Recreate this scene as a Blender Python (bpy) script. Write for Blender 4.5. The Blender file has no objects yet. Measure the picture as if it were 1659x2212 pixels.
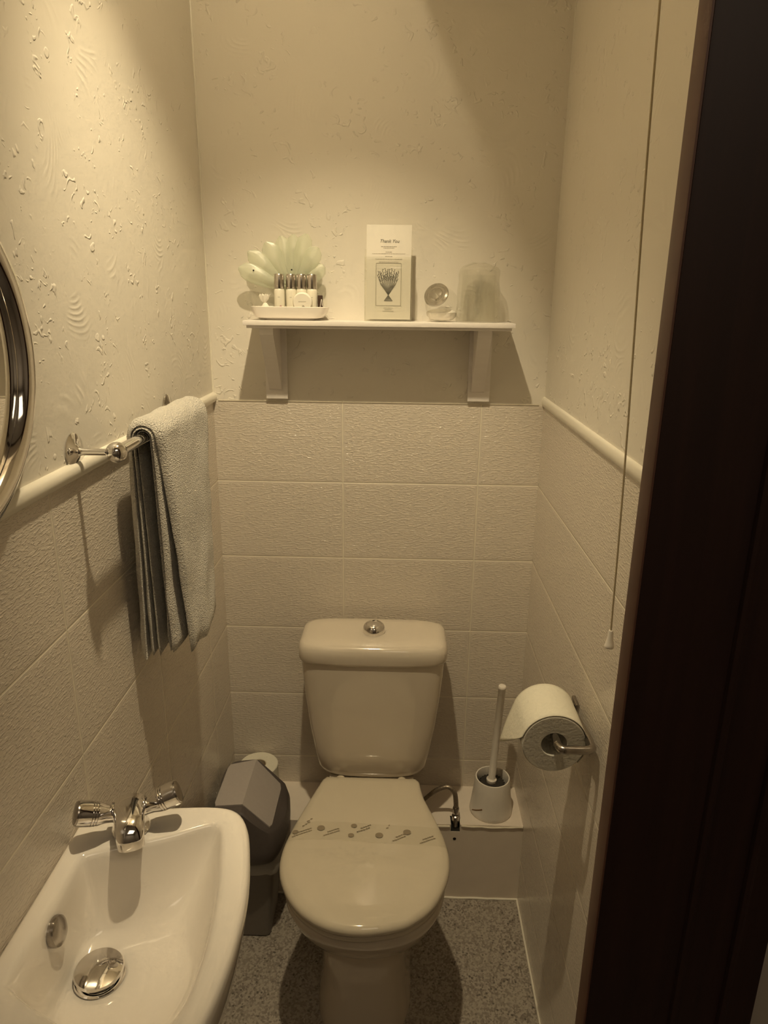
import bpy, bmesh, math, random
from mathutils import Vector, Matrix, noise
random.seed(7)
PI = math.pi
col = bpy.context.scene.collection
W = 0.7856          # room width
DZ = 1.3129         # top of the tiling
TH = 0.1972         # tile height
TW = 0.33
CZ = 2.5            # ceiling

# ------------------------------------------------------------------ helpers
def link(o, parent=None):
    col.objects.link(o)
    if parent: o.parent = parent
    return o
def thing(name, label, cat, loc=(0, 0, 0), rot=(0, 0, 0), group=None):
    o = bpy.data.objects.new(name, None); o.empty_display_size = .02
    link(o); o.location = loc; o.rotation_euler = rot
    o['label'] = label; o['category'] = cat
    if group: o['group'] = group
    return o
def tag(o, label, cat, group=None):
    o['label'] = label; o['category'] = cat
    if group: o['group'] = group
    return o
def mesh(name, bm, mat, parent=None, smooth=True, ang=40):
    bmesh.ops.recalc_face_normals(bm, faces=bm.faces[:])
    me = bpy.data.meshes.new(name); bm.to_mesh(me); bm.free()
    for m in (mat if isinstance(mat, (list, tuple)) else [mat]): me.materials.append(m)
    if smooth:
        for p in me.polygons: p.use_smooth = True
        try: me.set_sharp_from_angle(angle=math.radians(ang))
        except Exception: pass
    return link(bpy.data.objects.new(name, me), parent)
def struct(o):
    o['kind'] = 'structure'; return o
def bm_new(): return bmesh.new()
def box(bm, x0, x1, y0, y1, z0, z1, bev=0, seg=2, mi=0):
    n0 = len(bm.faces)
    r = bmesh.ops.create_cube(bm, size=1)
    vs = r['verts']
    for v in vs:
        v.co = Vector((x0 + (v.co.x + .5) * (x1 - x0), y0 + (v.co.y + .5) * (y1 - y0), z0 + (v.co.z + .5) * (z1 - z0)))
    if bev:
        es = list({e for v in vs for e in v.link_edges})
        bmesh.ops.bevel(bm, geom=es, offset=bev, segments=seg, profile=.6, affect='EDGES')
    bm.faces.ensure_lookup_table()
    for f in bm.faces[n0:]: f.material_index = mi
    return vs
def loft(bm, rings, cap0=True, cap1=True, closed=True, mi=0):
    R = [[bm.verts.new(p) for p in r] for r in rings]
    n = len(rings[0])
    for a, b in zip(R, R[1:]):
        for i in range(n if closed else n - 1):
            j = (i + 1) % n
            f = bm.faces.new((a[i], a[j], b[j], b[i])); f.material_index = mi
    for c, r in ((cap0, R[0]), (cap1, R[-1])):
        if c and closed:
            ctr = bm.verts.new(sum((v.co for v in r), Vector()) / n)
            for i in range(n):
                f = bm.faces.new((r[i], r[(i + 1) % n], ctr)); f.material_index = mi
    return R
def frame_from(d):
    d = Vector(d).normalized()
    a = Vector((0, 0, 1)) if abs(d.z) < .9 else Vector((1, 0, 0))
    u = d.cross(a).normalized(); return u, u.cross(d).normalized(), d
def lathe(bm, prof, origin=(0, 0, 0), axis=(0, 0, 1), n=40, cap0=True, cap1=True, mi=0):
    u, w, d = frame_from(axis); o = Vector(origin)
    rings = [[o + d * h + (u * math.cos(2 * PI * i / n) + w * math.sin(2 * PI * i / n)) * max(r, 1e-5) for i in range(n)] for r, h in prof]
    return loft(bm, rings, cap0, cap1, mi=mi)
def tube(bm, pts, r, n=14, caps=True, mi=0):
    pts = [Vector(p) for p in pts]
    rs = r if isinstance(r, (list, tuple)) else [r] * len(pts)
    rings = []; pu = None
    for i, p in enumerate(pts):
        d = (pts[min(i + 1, len(pts) - 1)] - pts[max(i - 1, 0)]).normalized()
        if pu is None: u, w, _ = frame_from(d)
        else:
            u = (pu - d * pu.dot(d)).normalized(); w = u.cross(d)
        pu = u
        rings.append([p + (u * math.cos(2 * PI * k / n) + w * math.sin(2 * PI * k / n)) * rs[i] for k in range(n)])
    return loft(bm, rings, caps, caps, mi=mi)
def catmull(P, m=8, closed=False):
    P = [Vector(p) for p in P]; n = len(P); out = []
    for i in range(n if closed else n - 1):
        if closed: a, b, c, d = P[(i - 1) % n], P[i], P[(i + 1) % n], P[(i + 2) % n]
        else: a, b, c, d = P[max(i - 1, 0)], P[i], P[i + 1], P[min(i + 2, n - 1)]
        for k in range(m):
            t = k / m
            out.append(.5 * ((2 * b) + (c - a) * t + (2 * a - 5 * b + 4 * c - d) * t * t + (3 * b - a - 3 * c + d) * t ** 3))
    if not closed: out.append(P[-1].copy())
    return out
def polar(P, ctr, N=96, curve=True):
    """resample a closed outline (star-shaped about ctr) by angle"""
    Q = catmull([Vector((p[0], p[1], 0)) for p in P], 10, True) if curve else [Vector((p[0], p[1], 0)) for p in P]
    c = Vector((ctr[0], ctr[1], 0)); out = []
    for k in range(N):
        a = 2 * PI * k / N; d = Vector((math.cos(a), math.sin(a), 0)); best = None
        for i in range(len(Q)):
            p, q = Q[i] - c, Q[(i + 1) % len(Q)] - c; e = q - p
            den = d.x * e.y - d.y * e.x
            if abs(den) < 1e-12: continue
            t = (p.x * e.y - p.y * e.x) / den; s = (p.x * d.y - p.y * d.x) / den
            if t > 0 and -1e-6 <= s <= 1 + 1e-6 and (best is None or t > best): best = t
        out.append(c + d * best)
    return out
def sring(cx, cy, z, a, b, n=4, N=48):
    out = []
    for k in range(N):
        t = 2 * PI * (k + .5) / N; c, s = math.cos(t), math.sin(t)
        out.append(Vector((cx + a * math.copysign(abs(c) ** (2 / n), c), cy + b * math.copysign(abs(s) ** (2 / n), s), z)))
    return out

# ------------------------------------------------------------------ materials
def mat(name, base=(.8, .8, .8), rough=.5, metal=0, spec=.5, coat=0, alpha=1, trans=0, sss=0):
    m = bpy.data.materials.new(name); m.use_nodes = True
    b = m.node_tree.nodes['Principled BSDF']
    b.inputs['Base Color'].default_value = (*base, 1); b.inputs['Roughness'].default_value = rough
    b.inputs['Metallic'].default_value = metal; b.inputs['Specular IOR Level'].default_value = spec
    b.inputs['Coat Weight'].default_value = coat; b.inputs['Coat Roughness'].default_value = .05
    b.inputs['Alpha'].default_value = alpha; b.inputs['Transmission Weight'].default_value = trans
    return m
class NT:
    def __init__(s, m): s.t = m.node_tree; s.b = s.t.nodes.get('Principled BSDF')
    def n(s, typ, **k):
        x = s.t.nodes.new(typ)
        for a, v in k.items(): setattr(x, a, v)
        return x
    def l(s, a, b): s.t.links.new(a, b)
    def m(s, op, a, b=None, c=None, clamp=False):
        x = s.n('ShaderNodeMath', operation=op); x.use_clamp = clamp
        for i, v in enumerate((a, b, c)):
            if v is None: continue
            if isinstance(v, (int, float)): x.inputs[i].default_value = v
            else: s.l(v, x.inputs[i])
        return x.outputs[0]
    def ramp(s, fac, lo, hi):
        x = s.n('ShaderNodeMapRange'); x.interpolation_type = 'SMOOTHSTEP'
        s.l(fac, x.inputs[0]); x.inputs[1].default_value = lo; x.inputs[2].default_value = hi
        return x.outputs[0]
    def vec(s, scale=(1, 1, 1), loc=(0, 0, 0)):
        tc = s.n('ShaderNodeTexCoord'); mp = s.n('ShaderNodeMapping')
        mp.inputs['Scale'].default_value = scale; mp.inputs['Location'].default_value = loc
        s.l(tc.outputs['Object'], mp.inputs[0]); return mp.outputs[0]
    def noise(s, vec, scale, detail=2, rough=.5, dist=0):
        x = s.n('ShaderNodeTexNoise'); s.l(vec, x.inputs['Vector'])
        x.inputs['Scale'].default_value = scale; x.inputs['Detail'].default_value = detail
        x.inputs['Roughness'].default_value = rough; x.inputs['Distortion'].default_value = dist
        return x.outputs['Fac']
    def voro(s, vec, scale, feature='F1'):
        x = s.n('ShaderNodeTexVoronoi', feature=feature); s.l(vec, x.inputs['Vector']); x.inputs['Scale'].default_value = scale
        return x
    def bump(s, h, dist=.002, strength=1.0):
        x = s.n('ShaderNodeBump'); x.inputs['Distance'].default_value = dist; x.inputs['Strength'].default_value = strength
        s.l(h, x.inputs['Height']); s.l(x.outputs[0], s.b.inputs['Normal'])
    def mix(s, fac, a, b):
        x = s.n('ShaderNodeMix', data_type='RGBA'); 
        if isinstance(fac, (int, float)): x.inputs[0].default_value = fac
        else: s.l(fac, x.inputs[0])
        for i, v in ((6, a), (7, b)):
            if isinstance(v, tuple): x.inputs[i].default_value = (*v, 1)
            else: s.l(v, x.inputs[i])
        return x.outputs[2]

def plaster():
    m = mat('embossed_wallpaper', (.80, .755, .67), .62, spec=.3); t = NT(m)
    v = t.vec()
    warp = t.n('ShaderNodeTexNoise'); t.l(v, warp.inputs['Vector']); warp.inputs['Scale'].default_value = 6; warp.inputs['Detail'].default_value = 0
    vm = t.n('ShaderNodeVectorMath', operation='MULTIPLY_ADD')
    t.l(warp.outputs['Color'], vm.inputs[0]); vm.inputs[1].default_value = (.09, .09, .09); t.l(v, vm.inputs[2])
    vo = t.voro(vm.outputs[0], 8)
    rings = t.m('POWER', t.m('ABSOLUTE', t.m('SINE', t.m('MULTIPLY', vo.outputs['Distance'], 42))), 3)
    mk = t.noise(v, 11, 1)
    rings = t.m('MULTIPLY', rings, t.ramp(mk, .56, .70))
    dabs = t.m('MULTIPLY', t.ramp(t.noise(v, 44, 1, .6, 1.6), .60, .72), t.ramp(mk, .52, .44))
    und = t.noise(v, 24, 4, .6)
    h = t.m('ADD', t.m('ADD', t.m('MULTIPLY', rings, .32), dabs), t.m('MULTIPLY', und, .6))
    t.bump(h, .0019, .6)
    return m
def tiles(axis, u0, TW=.33, gc=(.80, .74, .61)):
    m = mat('relief_tile_' + axis, (.8, .75, .68), .3, spec=.5); t = NT(m)
    tc = t.n('ShaderNodeTexCoord'); sp = t.n('ShaderNodeSeparateXYZ'); t.l(tc.outputs['Object'], sp.inputs[0])
    u = sp.outputs['X' if axis == 'x' else 'Y']; z = sp.outputs['Z']
    a = t.m('DIVIDE', t.m('SUBTRACT', u, u0 - TW * 20), TW); b = t.m('DIVIDE', t.m('SUBTRACT', DZ + TH * 0, t.m('MULTIPLY', z, 1)), TH)
    b = t.m('ADD', b, 10)
    fa, fb = t.m('FRACT', a), t.m('FRACT', b)
    da = t.m('MULTIPLY', t.m('MINIMUM', fa, t.m('SUBTRACT', 1, fa)), TW)
    db = t.m('MULTIPLY', t.m('MINIMUM', fb, t.m('SUBTRACT', 1, fb)), TH)
    d = t.m('MINIMUM', da, db)
    groove = t.ramp(d, .0008, .0022)         # 0 in the grout
    cv = t.n('ShaderNodeCombineXYZ'); t.l(t.m('MULTIPLY', u, 1.0), cv.inputs[0]); t.l(t.m('MULTIPLY', z, 3.0), cv.inputs[1])
    t.l(t.m('FLOOR', a), cv.inputs[2])
    n1 = t.noise(cv.outputs[0], 92, 1, .5, .1)
    dash = t.ramp(n1, .50, .60)
    n2 = t.noise(cv.outputs[0], 210, 0)
    inner = t.ramp(d, .002, .009)
    h = t.m('ADD', t.m('MULTIPLY', groove, .9), t.m('MULTIPLY', inner, t.m('ADD', t.m('MULTIPLY', dash, .55), t.m('MULTIPLY', n2, .30))))
    t.bump(h, .0016, .6)
    base = t.mix(n2, (.665, .60, .515), (.71, .645, .56))
    t.l(t.mix(groove, gc, base), t.b.inputs['Base Color'])
    rg = t.n('ShaderNodeMapRange'); t.l(groove, rg.inputs[0]); rg.inputs[3].default_value = .7; rg.inputs[4].default_value = .14
    t.l(rg.outputs[0], t.b.inputs['Roughness'])
    return m
def floor_mat():
    m = mat('speckled_vinyl', (.3, .27, .24), .45); t = NT(m); v = t.vec()
    vo = t.voro(v, 230); bw = t.n('ShaderNodeRGBToBW'); t.l(vo.outputs['Color'], bw.inputs[0])
    c = t.mix(t.ramp(bw.outputs[0], .18, .75), (.20, .172, .145), (.41, .365, .315))
    vo2 = t.voro(v, 75); c = t.mix(t.ramp(vo2.outputs['Distance'], .14, .26), (.10, .085, .072), c)
    c = t.mix(t.ramp(t.noise(v, 14, 3), .3, .7), c, t.mix(.35, c, (.38, .34, .28)))
    t.l(c, t.b.inputs['Base Color']); t.bump(vo.outputs['Distance'], .0006, .5)
    return m
def ceramic(name, base, rough=.08):
    m = mat(name, base, rough, spec=.6, coat=.3); t = NT(m); v = t.vec()
    t.l(t.mix(t.noise(v, 9, 0), tuple(c * .975 for c in base), base), t.b.inputs['Base Color'])
    return m
def noisy(name, base, rough, scale, amp, dist=.001, **k):
    m = mat(name, base, rough, **k); t = NT(m); v = t.vec(); n = t.noise(v, scale, 1)
    t.l(t.mix(n, tuple(max(0, c * (1 - amp)) for c in base), tuple(min(1, c * (1 + amp)) for c in base)), t.b.inputs['Base Color'])
    if dist: t.bump(n, dist, .5)
    return m
def towel_mat():
    m = mat('terry_cloth', (.70, .67, .60), .95, spec=.1); t = NT(m)
    v = t.vec(); vo = t.voro(v, 420); n = t.noise(v, 700, 2)
    t.bump(t.m('ADD', vo.outputs['Distance'], n), .0028, .9)
    t.b.inputs['Sheen Weight'].default_value = .3
    t.l(t.mix(n, (.66, .62, .55), (.76, .73, .66)), t.b.inputs['Base Color'])
    return m
def wood_dark():
    m = mat('dark_stained_wood', (.02, .008, .006), .5, spec=.4); t = NT(m); v = t.vec((30, 30, 1.4))
    n = t.noise(v, 2.2, 4, .6, .6)
    t.l(t.mix(n, (.011, .004, .004), (.040, .015, .011)), t.b.inputs['Base Color']); t.bump(n, .0006, .4)
    return m
def white_wood():
    m = mat('white_painted_wood', (.86, .82, .78), .4); t = NT(m); v = t.vec((1.4, 18, 18))
    n = t.noise(v, 8, 3); t.l(t.mix(n, (.82, .77, .73), (.88, .84, .80)), t.b.inputs['Base Color']); t.bump(n, .0006, .3)
    return m
def clear(name, tint=(1, 1, 1), gloss=.0, rough=.03, ior=1.45, haze=0, hazecol=(.9, .9, .85), bump=0):
    m = bpy.data.materials.new(name); m.use_nodes = True; t = NT(m); nt = m.node_tree
    nt.nodes.remove(t.b); out = [n for n in nt.nodes if n.type == 'OUTPUT_MATERIAL'][0]
    tr = t.n('ShaderNodeBsdfTransparent'); tr.inputs[0].default_value = (*tint, 1)
    gl = t.n('ShaderNodeBsdfGlossy'); gl.inputs['Roughness'].default_value = rough; gl.inputs[0].default_value = (1, 1, 1, 1)
    lw = t.n('ShaderNodeLayerWeight'); lw.inputs[0].default_value = .5
    frout = t.m('ADD', t.m('MULTIPLY', t.m('POWER', lw.outputs['Facing'], 4), .55), .022)
    if bump:
        nz = t.noise(t.vec(), bump, 3, .6, 1.0); bp = t.n('ShaderNodeBump'); bp.inputs['Distance'].default_value = .006; t.l(nz, bp.inputs['Height'])
        t.l(bp.outputs[0], gl.inputs['Normal']); t.l(bp.outputs[0], lw.inputs['Normal'])
    mx = t.n('ShaderNodeMixShader'); t.l(t.m('ADD', frout, gloss, clamp=True), mx.inputs[0]); t.l(tr.outputs[0], mx.inputs[1]); t.l(gl.outputs[0], mx.inputs[2])
    res = mx
    if haze:
        df = t.n('ShaderNodeBsdfDiffuse'); df.inputs[0].default_value = (*hazecol, 1)
        m2 = t.n('ShaderNodeMixShader'); m2.inputs[0].default_value = haze; t.l(mx.outputs[0], m2.inputs[1]); t.l(df.outputs[0], m2.inputs[2]); res = m2
    t.l(res.outputs[0], out.inputs[0]); return m

M = dict(
    plaster=plaster(), tx=tiles('x', .309), ty=tiles('y', -.816), ty2=tiles('y', .6, 4.0, (.74, .68, .56)), floor=floor_mat(),
    toilet=ceramic('toilet_ceramic', (.67, .60, .50)), seat=mat('seat_plastic', (.62, .555, .44), .06, spec=.5),
    basin=ceramic('basin_ceramic', (.92, .865, .79)), chrome=noisy('chrome', (.80, .78, .76), .07, 6, .03, 0, metal=1),
    dchrome=noisy('dull_chrome', (.40, .37, .34), .22, 9, .1, 0, metal=1), mirror=mat('mirror_glass', (.93, .93, .91), .0, metal=1),
    towel=towel_mat(), wood=wood_dark(), white=white_wood(), trim=noisy('trim_paint', (.84, .80, .70), .3, 14, .03, .0003),
    paper=noisy('tissue_paper', (.72, .69, .58), .95, 160, .03, .0012), paper2=noisy('tissue_side', (.66, .64, .58), .95, 260, .05, .001),
    binf=noisy('bin_dark_plastic', (.105, .09, .085), .45, 120, .08, .0003), binl=noisy('bin_flap_plastic', (.43, .39, .37), .5, 120, .04, .0003),
    binb=noisy('bin_body_plastic', (.22, .20, .18), .5, 120, .05, .0003), plastic=noisy('white_plastic', (.84, .79, .72), .35, 30, .02, 0),
    box=noisy('boxing_panel', (.80, .72, .63), .35, 25, .04, .0004), dark=mat('hole_shade_bead_black', (.01, .008, .006), .8),  # last one: shade painted into the holes, also the black of the fan beads
    black=noisy('bristle', (.03, .025, .02), .8, 200, .3, .002), hose=noisy('braided_steel', (.33, .28, .22), .4, 300, .3, .0015, metal=.8),
    caulk=noisy('sealant', (.72, .66, .54), .6, 60, .1, .001), stain=mat('brown_stain', (.22, .12, .05), .7),
    card=noisy('white_card', (.76, .72, .64), .6, 30, .02, 0), ink=mat('grey_ink', (.16, .15, .12), .8), bink=mat('band_ink', (.27, .22, .15), .8), ink2=mat('pale_ink', (.42, .39, .33), .8),
    silver=noisy('silver_cap', (.62, .58, .54), .22, 8, .1, 0, metal=1), cream=noisy('cream_bottle', (.82, .78, .66), .35, 30, .03, 0),
    soap=noisy('soap', (.90, .86, .76), .5, 30, .02, 0), brown=noisy('dark_brown_plastic', (.05, .025, .015), .4, 40, .2, 0),
    glass=clear('clear_glass', (.97, .97, .96), .02, .02, 1.5), wrap=clear('cellophane', (.95, .95, .93), .03, .06, 1.45, .05, (.8, .75, .62), 45),
    acryl=clear('acrylic', (.98, .98, .96), .01, .04, 1.45, .02), mint=clear('mint_fabric', (.93, .95, .90), .02, .3, 1.4, .34, (.86, .87, .73)),
    liner=clear('bin_liner', (.85, .85, .83), .04, .2, 1.4, .42, (.75, .73, .68), 60),
    cotton=noisy('cotton', (.88, .84, .74), 1, 120, .05, .002), cord=noisy('cord_string', (.50, .42, .28), .8, 400, .1, .0005),
    band=clear('band_paper', (.98, .98, .97), .0, .2, 1.3, .07, (.80, .74, .62)), hall=noisy('hall_paint', (.45, .40, .34), .7, 12, .05, .001),
)

# ------------------------------------------------------------------ setting
HX0, HX1, HY = 0.0, 1.7, -2.9
def wallquad(bm, pts, mi):
    f = bm.faces.new([bm.verts.new(p) for p in pts]); f.material_index = mi
bm = bm_new()   # back wall with real thickness, tiled part and papered part
box(bm, -.1, W + .1, 0, .1, 0, DZ, mi=1); box(bm, -.1, W + .1, 0, .1, DZ, CZ, mi=0)
struct(mesh('wall_back', bm, [M['plaster'], M['tx']], smooth=False))
bm = bm_new(); box(bm, -.1, 0, HY, 0, 0, DZ, mi=1); box(bm, -.1, 0, HY, 0, DZ, CZ, mi=0)
struct(mesh('wall_left', bm, [M['plaster'], M['ty']], smooth=False))
bm = bm_new(); box(bm, W, W + .1, -1.08, 0, 0, DZ, mi=1); box(bm, W, W + .1, -1.08, 0, DZ, CZ, mi=0)
struct(mesh('wall_right', bm, [M['plaster'], M['ty2']], smooth=False))
bm = bm_new(); box(bm, .692, HX1, -1.18, -1.08, 0, CZ); box(bm, 0, .692, -1.18, -1.08, 2.02, CZ)
struct(mesh('wall_front', bm, M['hall'], smooth=False))
bm = bm_new(); box(bm, -.1, HX1, HY - .1, HY, 0, CZ); box(bm, HX1, HX1 + .1, HY, -1.08, 0, CZ)
struct(mesh('wall_hall', bm, M['hall'], smooth=False))
bm = bm_new(); box(bm, -.1, HX1 + .1, HY - .1, .1, -.08, 0)
struct(mesh('floor', bm, M['floor'], smooth=False))
bm = bm_new(); box(bm, -.1, HX1 + .1, HY - .1, .1, CZ, CZ + .08); box(bm, .38, W, -1.08, 0, 2.336, CZ)  # second box: unseen soffit, added so its edge casts the diagonal wall shadow
struct(mesh('ceiling', bm, M['plaster'], smooth=False))
# rounded tile trim along the left and right walls
def pencil(x, s, y0, y1, name, q=1.0):
    bm = bm_new(); N = 14; prof = [(0, -.004), (.006 * q, -.003), (.0095 * q, .003), (.0105 * q, .009), (.009 * q, .015), (.005 * q, .019), (0, .020)]
    pr = catmull([(a, b, 0) for a, b in prof], 3)
    rings = []
    for k in range(N + 1):
        y = y0 + (y1 - y0) * k / N
        rings.append([Vector((x + s * (p.x - .001), y, DZ + p.y)) for p in pr])
    loft(bm, rings); return struct(mesh(name, bm, M['trim']))
pencil(0, 1, 0, -1.9, 'trim_1'); pencil(W, -1, 0, -1.075, 'trim_2', .7)
bm = bm_new(); box(bm, .012, W - .012, -.0014, 0, DZ - .001, DZ + .0015, .0005); struct(mesh('trim_3', bm, M['caulk']))
# corner sealant beads
bm = bm_new(); tube(bm, [(.0015, -.001, z) for z in (DZ + .02, 1.7, 2.1, CZ)], .0022, 8); struct(mesh('trim_4', bm, M['trim']))
# pipe boxing along the back wall
BY, BZ = -.152, .24
bm = bm_new()
nx0, nx1 = .598, .622
box(bm, 0, nx0, BY, 0, 0, BZ); box(bm, nx1, W, BY, 0, 0, BZ); box(bm, nx0, nx1, BY + .030, 0, 0, BZ); box(bm, nx0, nx1, BY, BY + .03, 0, BZ - .022)
bx = struct(mesh('trim_5', bm, M['box'], smooth=False))
bm = bm_new(); box(bm, nx0 - .001, nx1 + .001, BY + .0285, BY + .0305, BZ - .022, BZ + .001); box(bm, nx0, nx1, BY + .001, BY + .03, BZ - .0225, BZ - .0215)
mesh('notch_shade', bm, M['dark'], bx, smooth=False)  # near-black sheets lining the notch, its shade put into the colour
bm = bm_new(); lathe(bm, [(.0045, 0), (.004, .0012)], (.609, BY + .0005, .195), (0, -1, 0), 14); mesh('hole_shade', bm, M['dark'], bx)  # flat near-black disc painted as the shade inside a small hole
bm = bm_new()
def bead(pts, r):
    P = catmull(pts, 14); rr = [r * (1 + .35 * noise.noise(p * 60)) for p in P]; P = [p + Vector((0, 0, .0015 * noise.noise(p * 35))) for p in P]
    tube(bm, P, rr, 8)
bead([(.44, BY - .001, BZ - .006), (.52, BY - .001, BZ - .004), (.595, BY - .001, BZ - .006)], .003)
bead([(.625, BY - .001, BZ - .004), (.70, BY - .001, BZ - .006), (W - .001, BY - .001, BZ - .003)], .0026)
mesh('sealant_bead', bm, M['caulk'], bx)
bm = bm_new(); bead([(0, BY - .001, .002), (.25, BY - .001, .002), (.5, BY - .001, .002), (W - .002, BY - .001, .002)], .003)
bead([(W - .001, BY, .002), (W - .001, -.4, .002), (W - .001, -.7, .002), (W - .001, -1.07, .002)], .003)
struct(mesh('trim_6', bm, M['trim']))
# dark architrave of the doorway, close to the camera on the right
bm = bm_new(); box(bm, .624, .770, -1.200, -1.180, 0, 2.10, .003); 
for x in (.700, .742): tube(bm, [(x, -1.2005, 0), (x, -1.2005, 2.1)], .004, 8)
arch = struct(mesh('door_1', bm, M['wood']))
bm = bm_new(); box(bm, .6225, .632, -1.199, -1.176, 0, 2.09, .003); mesh('frame_edge', bm, noisy('lit_edge_wood', (.13, .058, .038), .5, 40, .2, .0004), arch)  # architrave edge in a lighter, redder copy of the wood, painted as lit
bm = bm_new(); box(bm, .676, .6925, -1.1805, -1.081, 0, 2.02); mesh('door_lining', bm, M['wood'], arch)
bm = bm_new(); box(bm, 0, .625, -1.2, -1.18, 2.0, 2.10, .003); mesh('head_architrave', bm, M['wood'], arch)

# ------------------------------------------------------------------ toilet
T = thing('toilet', 'cream white close coupled toilet with closed lid against the back wall', 'toilet', (.39, -.36, 0))
def tl(o):  # keep world placement of a mesh built in world coordinates
    o.matrix_parent_inverse = Matrix.Translation(-Vector(o.parent.location)); return o
def part(name, bm, m, p, **k):
    o = mesh(name, bm, m, None, **k); o.parent = p
    off = Vector(p.location); q = p.parent
    while q: off += Vector(q.location); q = q.parent
    for v in o.data.vertices: v.co -= off
    return o
lidpts = [(.278, -.226), (.246, -.332), (.226, -.407), (.2145, -.474), (.221, -.535), (.25, -.594), (.291, -.634), (.341, -.657), (.396, -.662), (.452, -.652), (.487, -.637), (.530, -.597), (.558, -.537), (.567, -.482), (.560, -.425), (.542, -.362), (.518, -.290), (.508, -.226)]
LC = (.392, -.44)
def sharp_lid(P, N=120):
    Q = [Vector((x, y, 0)) for x, y in P]; c = catmull(Q, 8)  # open curve, straight rear edge
    return polar([(p.x, p.y) for p in c], LC, N, curve=False)
LP = sharp_lid(lidpts)
def scaled(P, s, z, c=LC, sy=None, dy=0, dx=0):
    sy = sy or s
    return [Vector((c[0] + (p.x - c[0]) * s + dx, c[1] + (p.y - c[1]) * sy + dy, z)) for p in P]
# seat lid
bm = bm_new(); 
prof = [(.90, .4195), (.975, .4195), (.993, .4215), (1.0, .4265), (.998, .4315), (.985, .4365), (.955, .4405), (.88, .4435), (.70, .4460), (.45, .4475), (.2, .448)]
loft(bm, [scaled(LP, s, z) for s, z in prof]); part('seat_lid', bm, M['seat'], T, ang=60)
# seat ring
bm = bm_new(); loft(bm, [scaled(LP, s, z) for s, z in [(.70, .402), (.955, .402), (.975, .405), (.978, .412), (.965, .4165), (.90, .4175), (.72, .4175)]]); part('seat', bm, M['seat'], T, ang=60)
# pan
bm = bm_new()
PB = polar([(.30, -.20), (.255, -.32), (.232, -.42), (.224, -.49), (.245, -.575), (.30, -.632), (.392, -.652), (.484, -.632), (.54, -.575), (.559, -.49), (.55, -.42), (.528, -.32), (.483, -.20)], LC, 120)
def mixr(A, B, t): return [a.lerp(b, t) for a, b in zip(A, B)]
PED = [Vector((p.x, p.y, 0)) for p in polar([(v.x, v.y) for v in sring(.388, -.375, 0, .101, .165, 2.8, 60)], LC, 120, curve=False)]
def at(P, z): return [Vector((p.x, p.y, z)) for p in P]
S = lambda s, dy: scaled(PB, s, 0, dy=dy)
rings = [at(S(.8, 0), .4015), at(S(.985, 0), .4015), at(S(1.0, 0), .397), at(S(1.0, 0), .385), at(S(.975, 0), .372), at(S(.93, .004), .345), at(S(.84, .012), .305), at(mixr(S(.74, .03), PED, .25), .265),
         at(mixr(S(.66, .05), PED, .6), .225), at(mixr(S(.6, .05), PED, .92), .185), at(scaled(PED, .97, 0, (.388, -.375)), .15), at(scaled(PED, .97, 0, (.388, -.375)), .09), at(scaled(PED, 1.03, 0, (.388, -.375)), .035), at(scaled(PED, 1.07, 0, (.388, -.375)), .012), at(scaled(PED, 1.075, 0, (.388, -.375)), 0)]
loft(bm, rings); part('pan', bm, M['toilet'], T, ang=70)
bm = bm_new(); loft(bm, [sring(.391, -.185, z, a, b, 4) for z, a, b in ((.26, .085, .05), (.33, .095, .06), (.385, .105, .068), (.402, .105, .068))]); part('pan_shelf', bm, M['toilet'], T)
# cistern
bm = bm_new(); cy = -.116
rings = []
for z, a, b, n in ((.4035, .105, .050, 3.0), (.4055, .122, .060, 3.6), (.413, .131, .067, 4.2), (.430, .137, .071, 5), (.47, .144, .074, 5.5), (.54, .155, .0755, 6), (.62, .1645, .077, 6), (.69, .1705, .078, 6), (.727, .173, .078, 6)):
    rings.append(sring(.3915, cy, z, a, b, n, 72))
for r in rings:
    for p in r:
        if p.y < cy: p.y -= .010 * (1 - ((p.x - .3915) / .18) ** 2)
loft(bm, rings); part('cistern', bm, M['toilet'], T, ang=70)
bm = bm_new(); rings = []
for z, a, b, n in ((.724, .173, .078, 6), (.7255, .1765, .081, 6), (.731, .1785, .083, 6), (.750, .1785, .083, 6), (.762, .1765, .081, 5.5), (.770, .171, .076, 5), (.7745, .160, .066, 4.5), (.7765, .13, .045, 4), (.777, .05, .02, 3)):
    rings.append(sring(.3915, cy - .001, z, a, b, n, 72))
for r in rings:
    for p in r:
        if p.y < cy: p.y -= .010 * (1 - ((p.x - .3915) / .19) ** 2)
loft(bm, rings); part('cistern_lid', bm, M['toilet'], T, ang=70)
bm = bm_new(); lathe(bm, [(.0262, 0), (.0270, .004), (.0265, .012), (.0235, .019), (.0195, .0225), (.0180, .0205), (.0165, .0215), (.010, .0235), (.003, .0240)], (.3925, -.127, .7765), n=48)
part('flush_button', bm, M['chrome'], T)
for sx in (-1, 1):
    bm = bm_new(); lathe(bm, [(.0, -.012), (.011, -.012), (.012, 0), (.010, .006), (.0, .008)], (.3915 + sx * .075, -.216, .418), n=20); part('hinge', bm, M['seat'], T)
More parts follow.
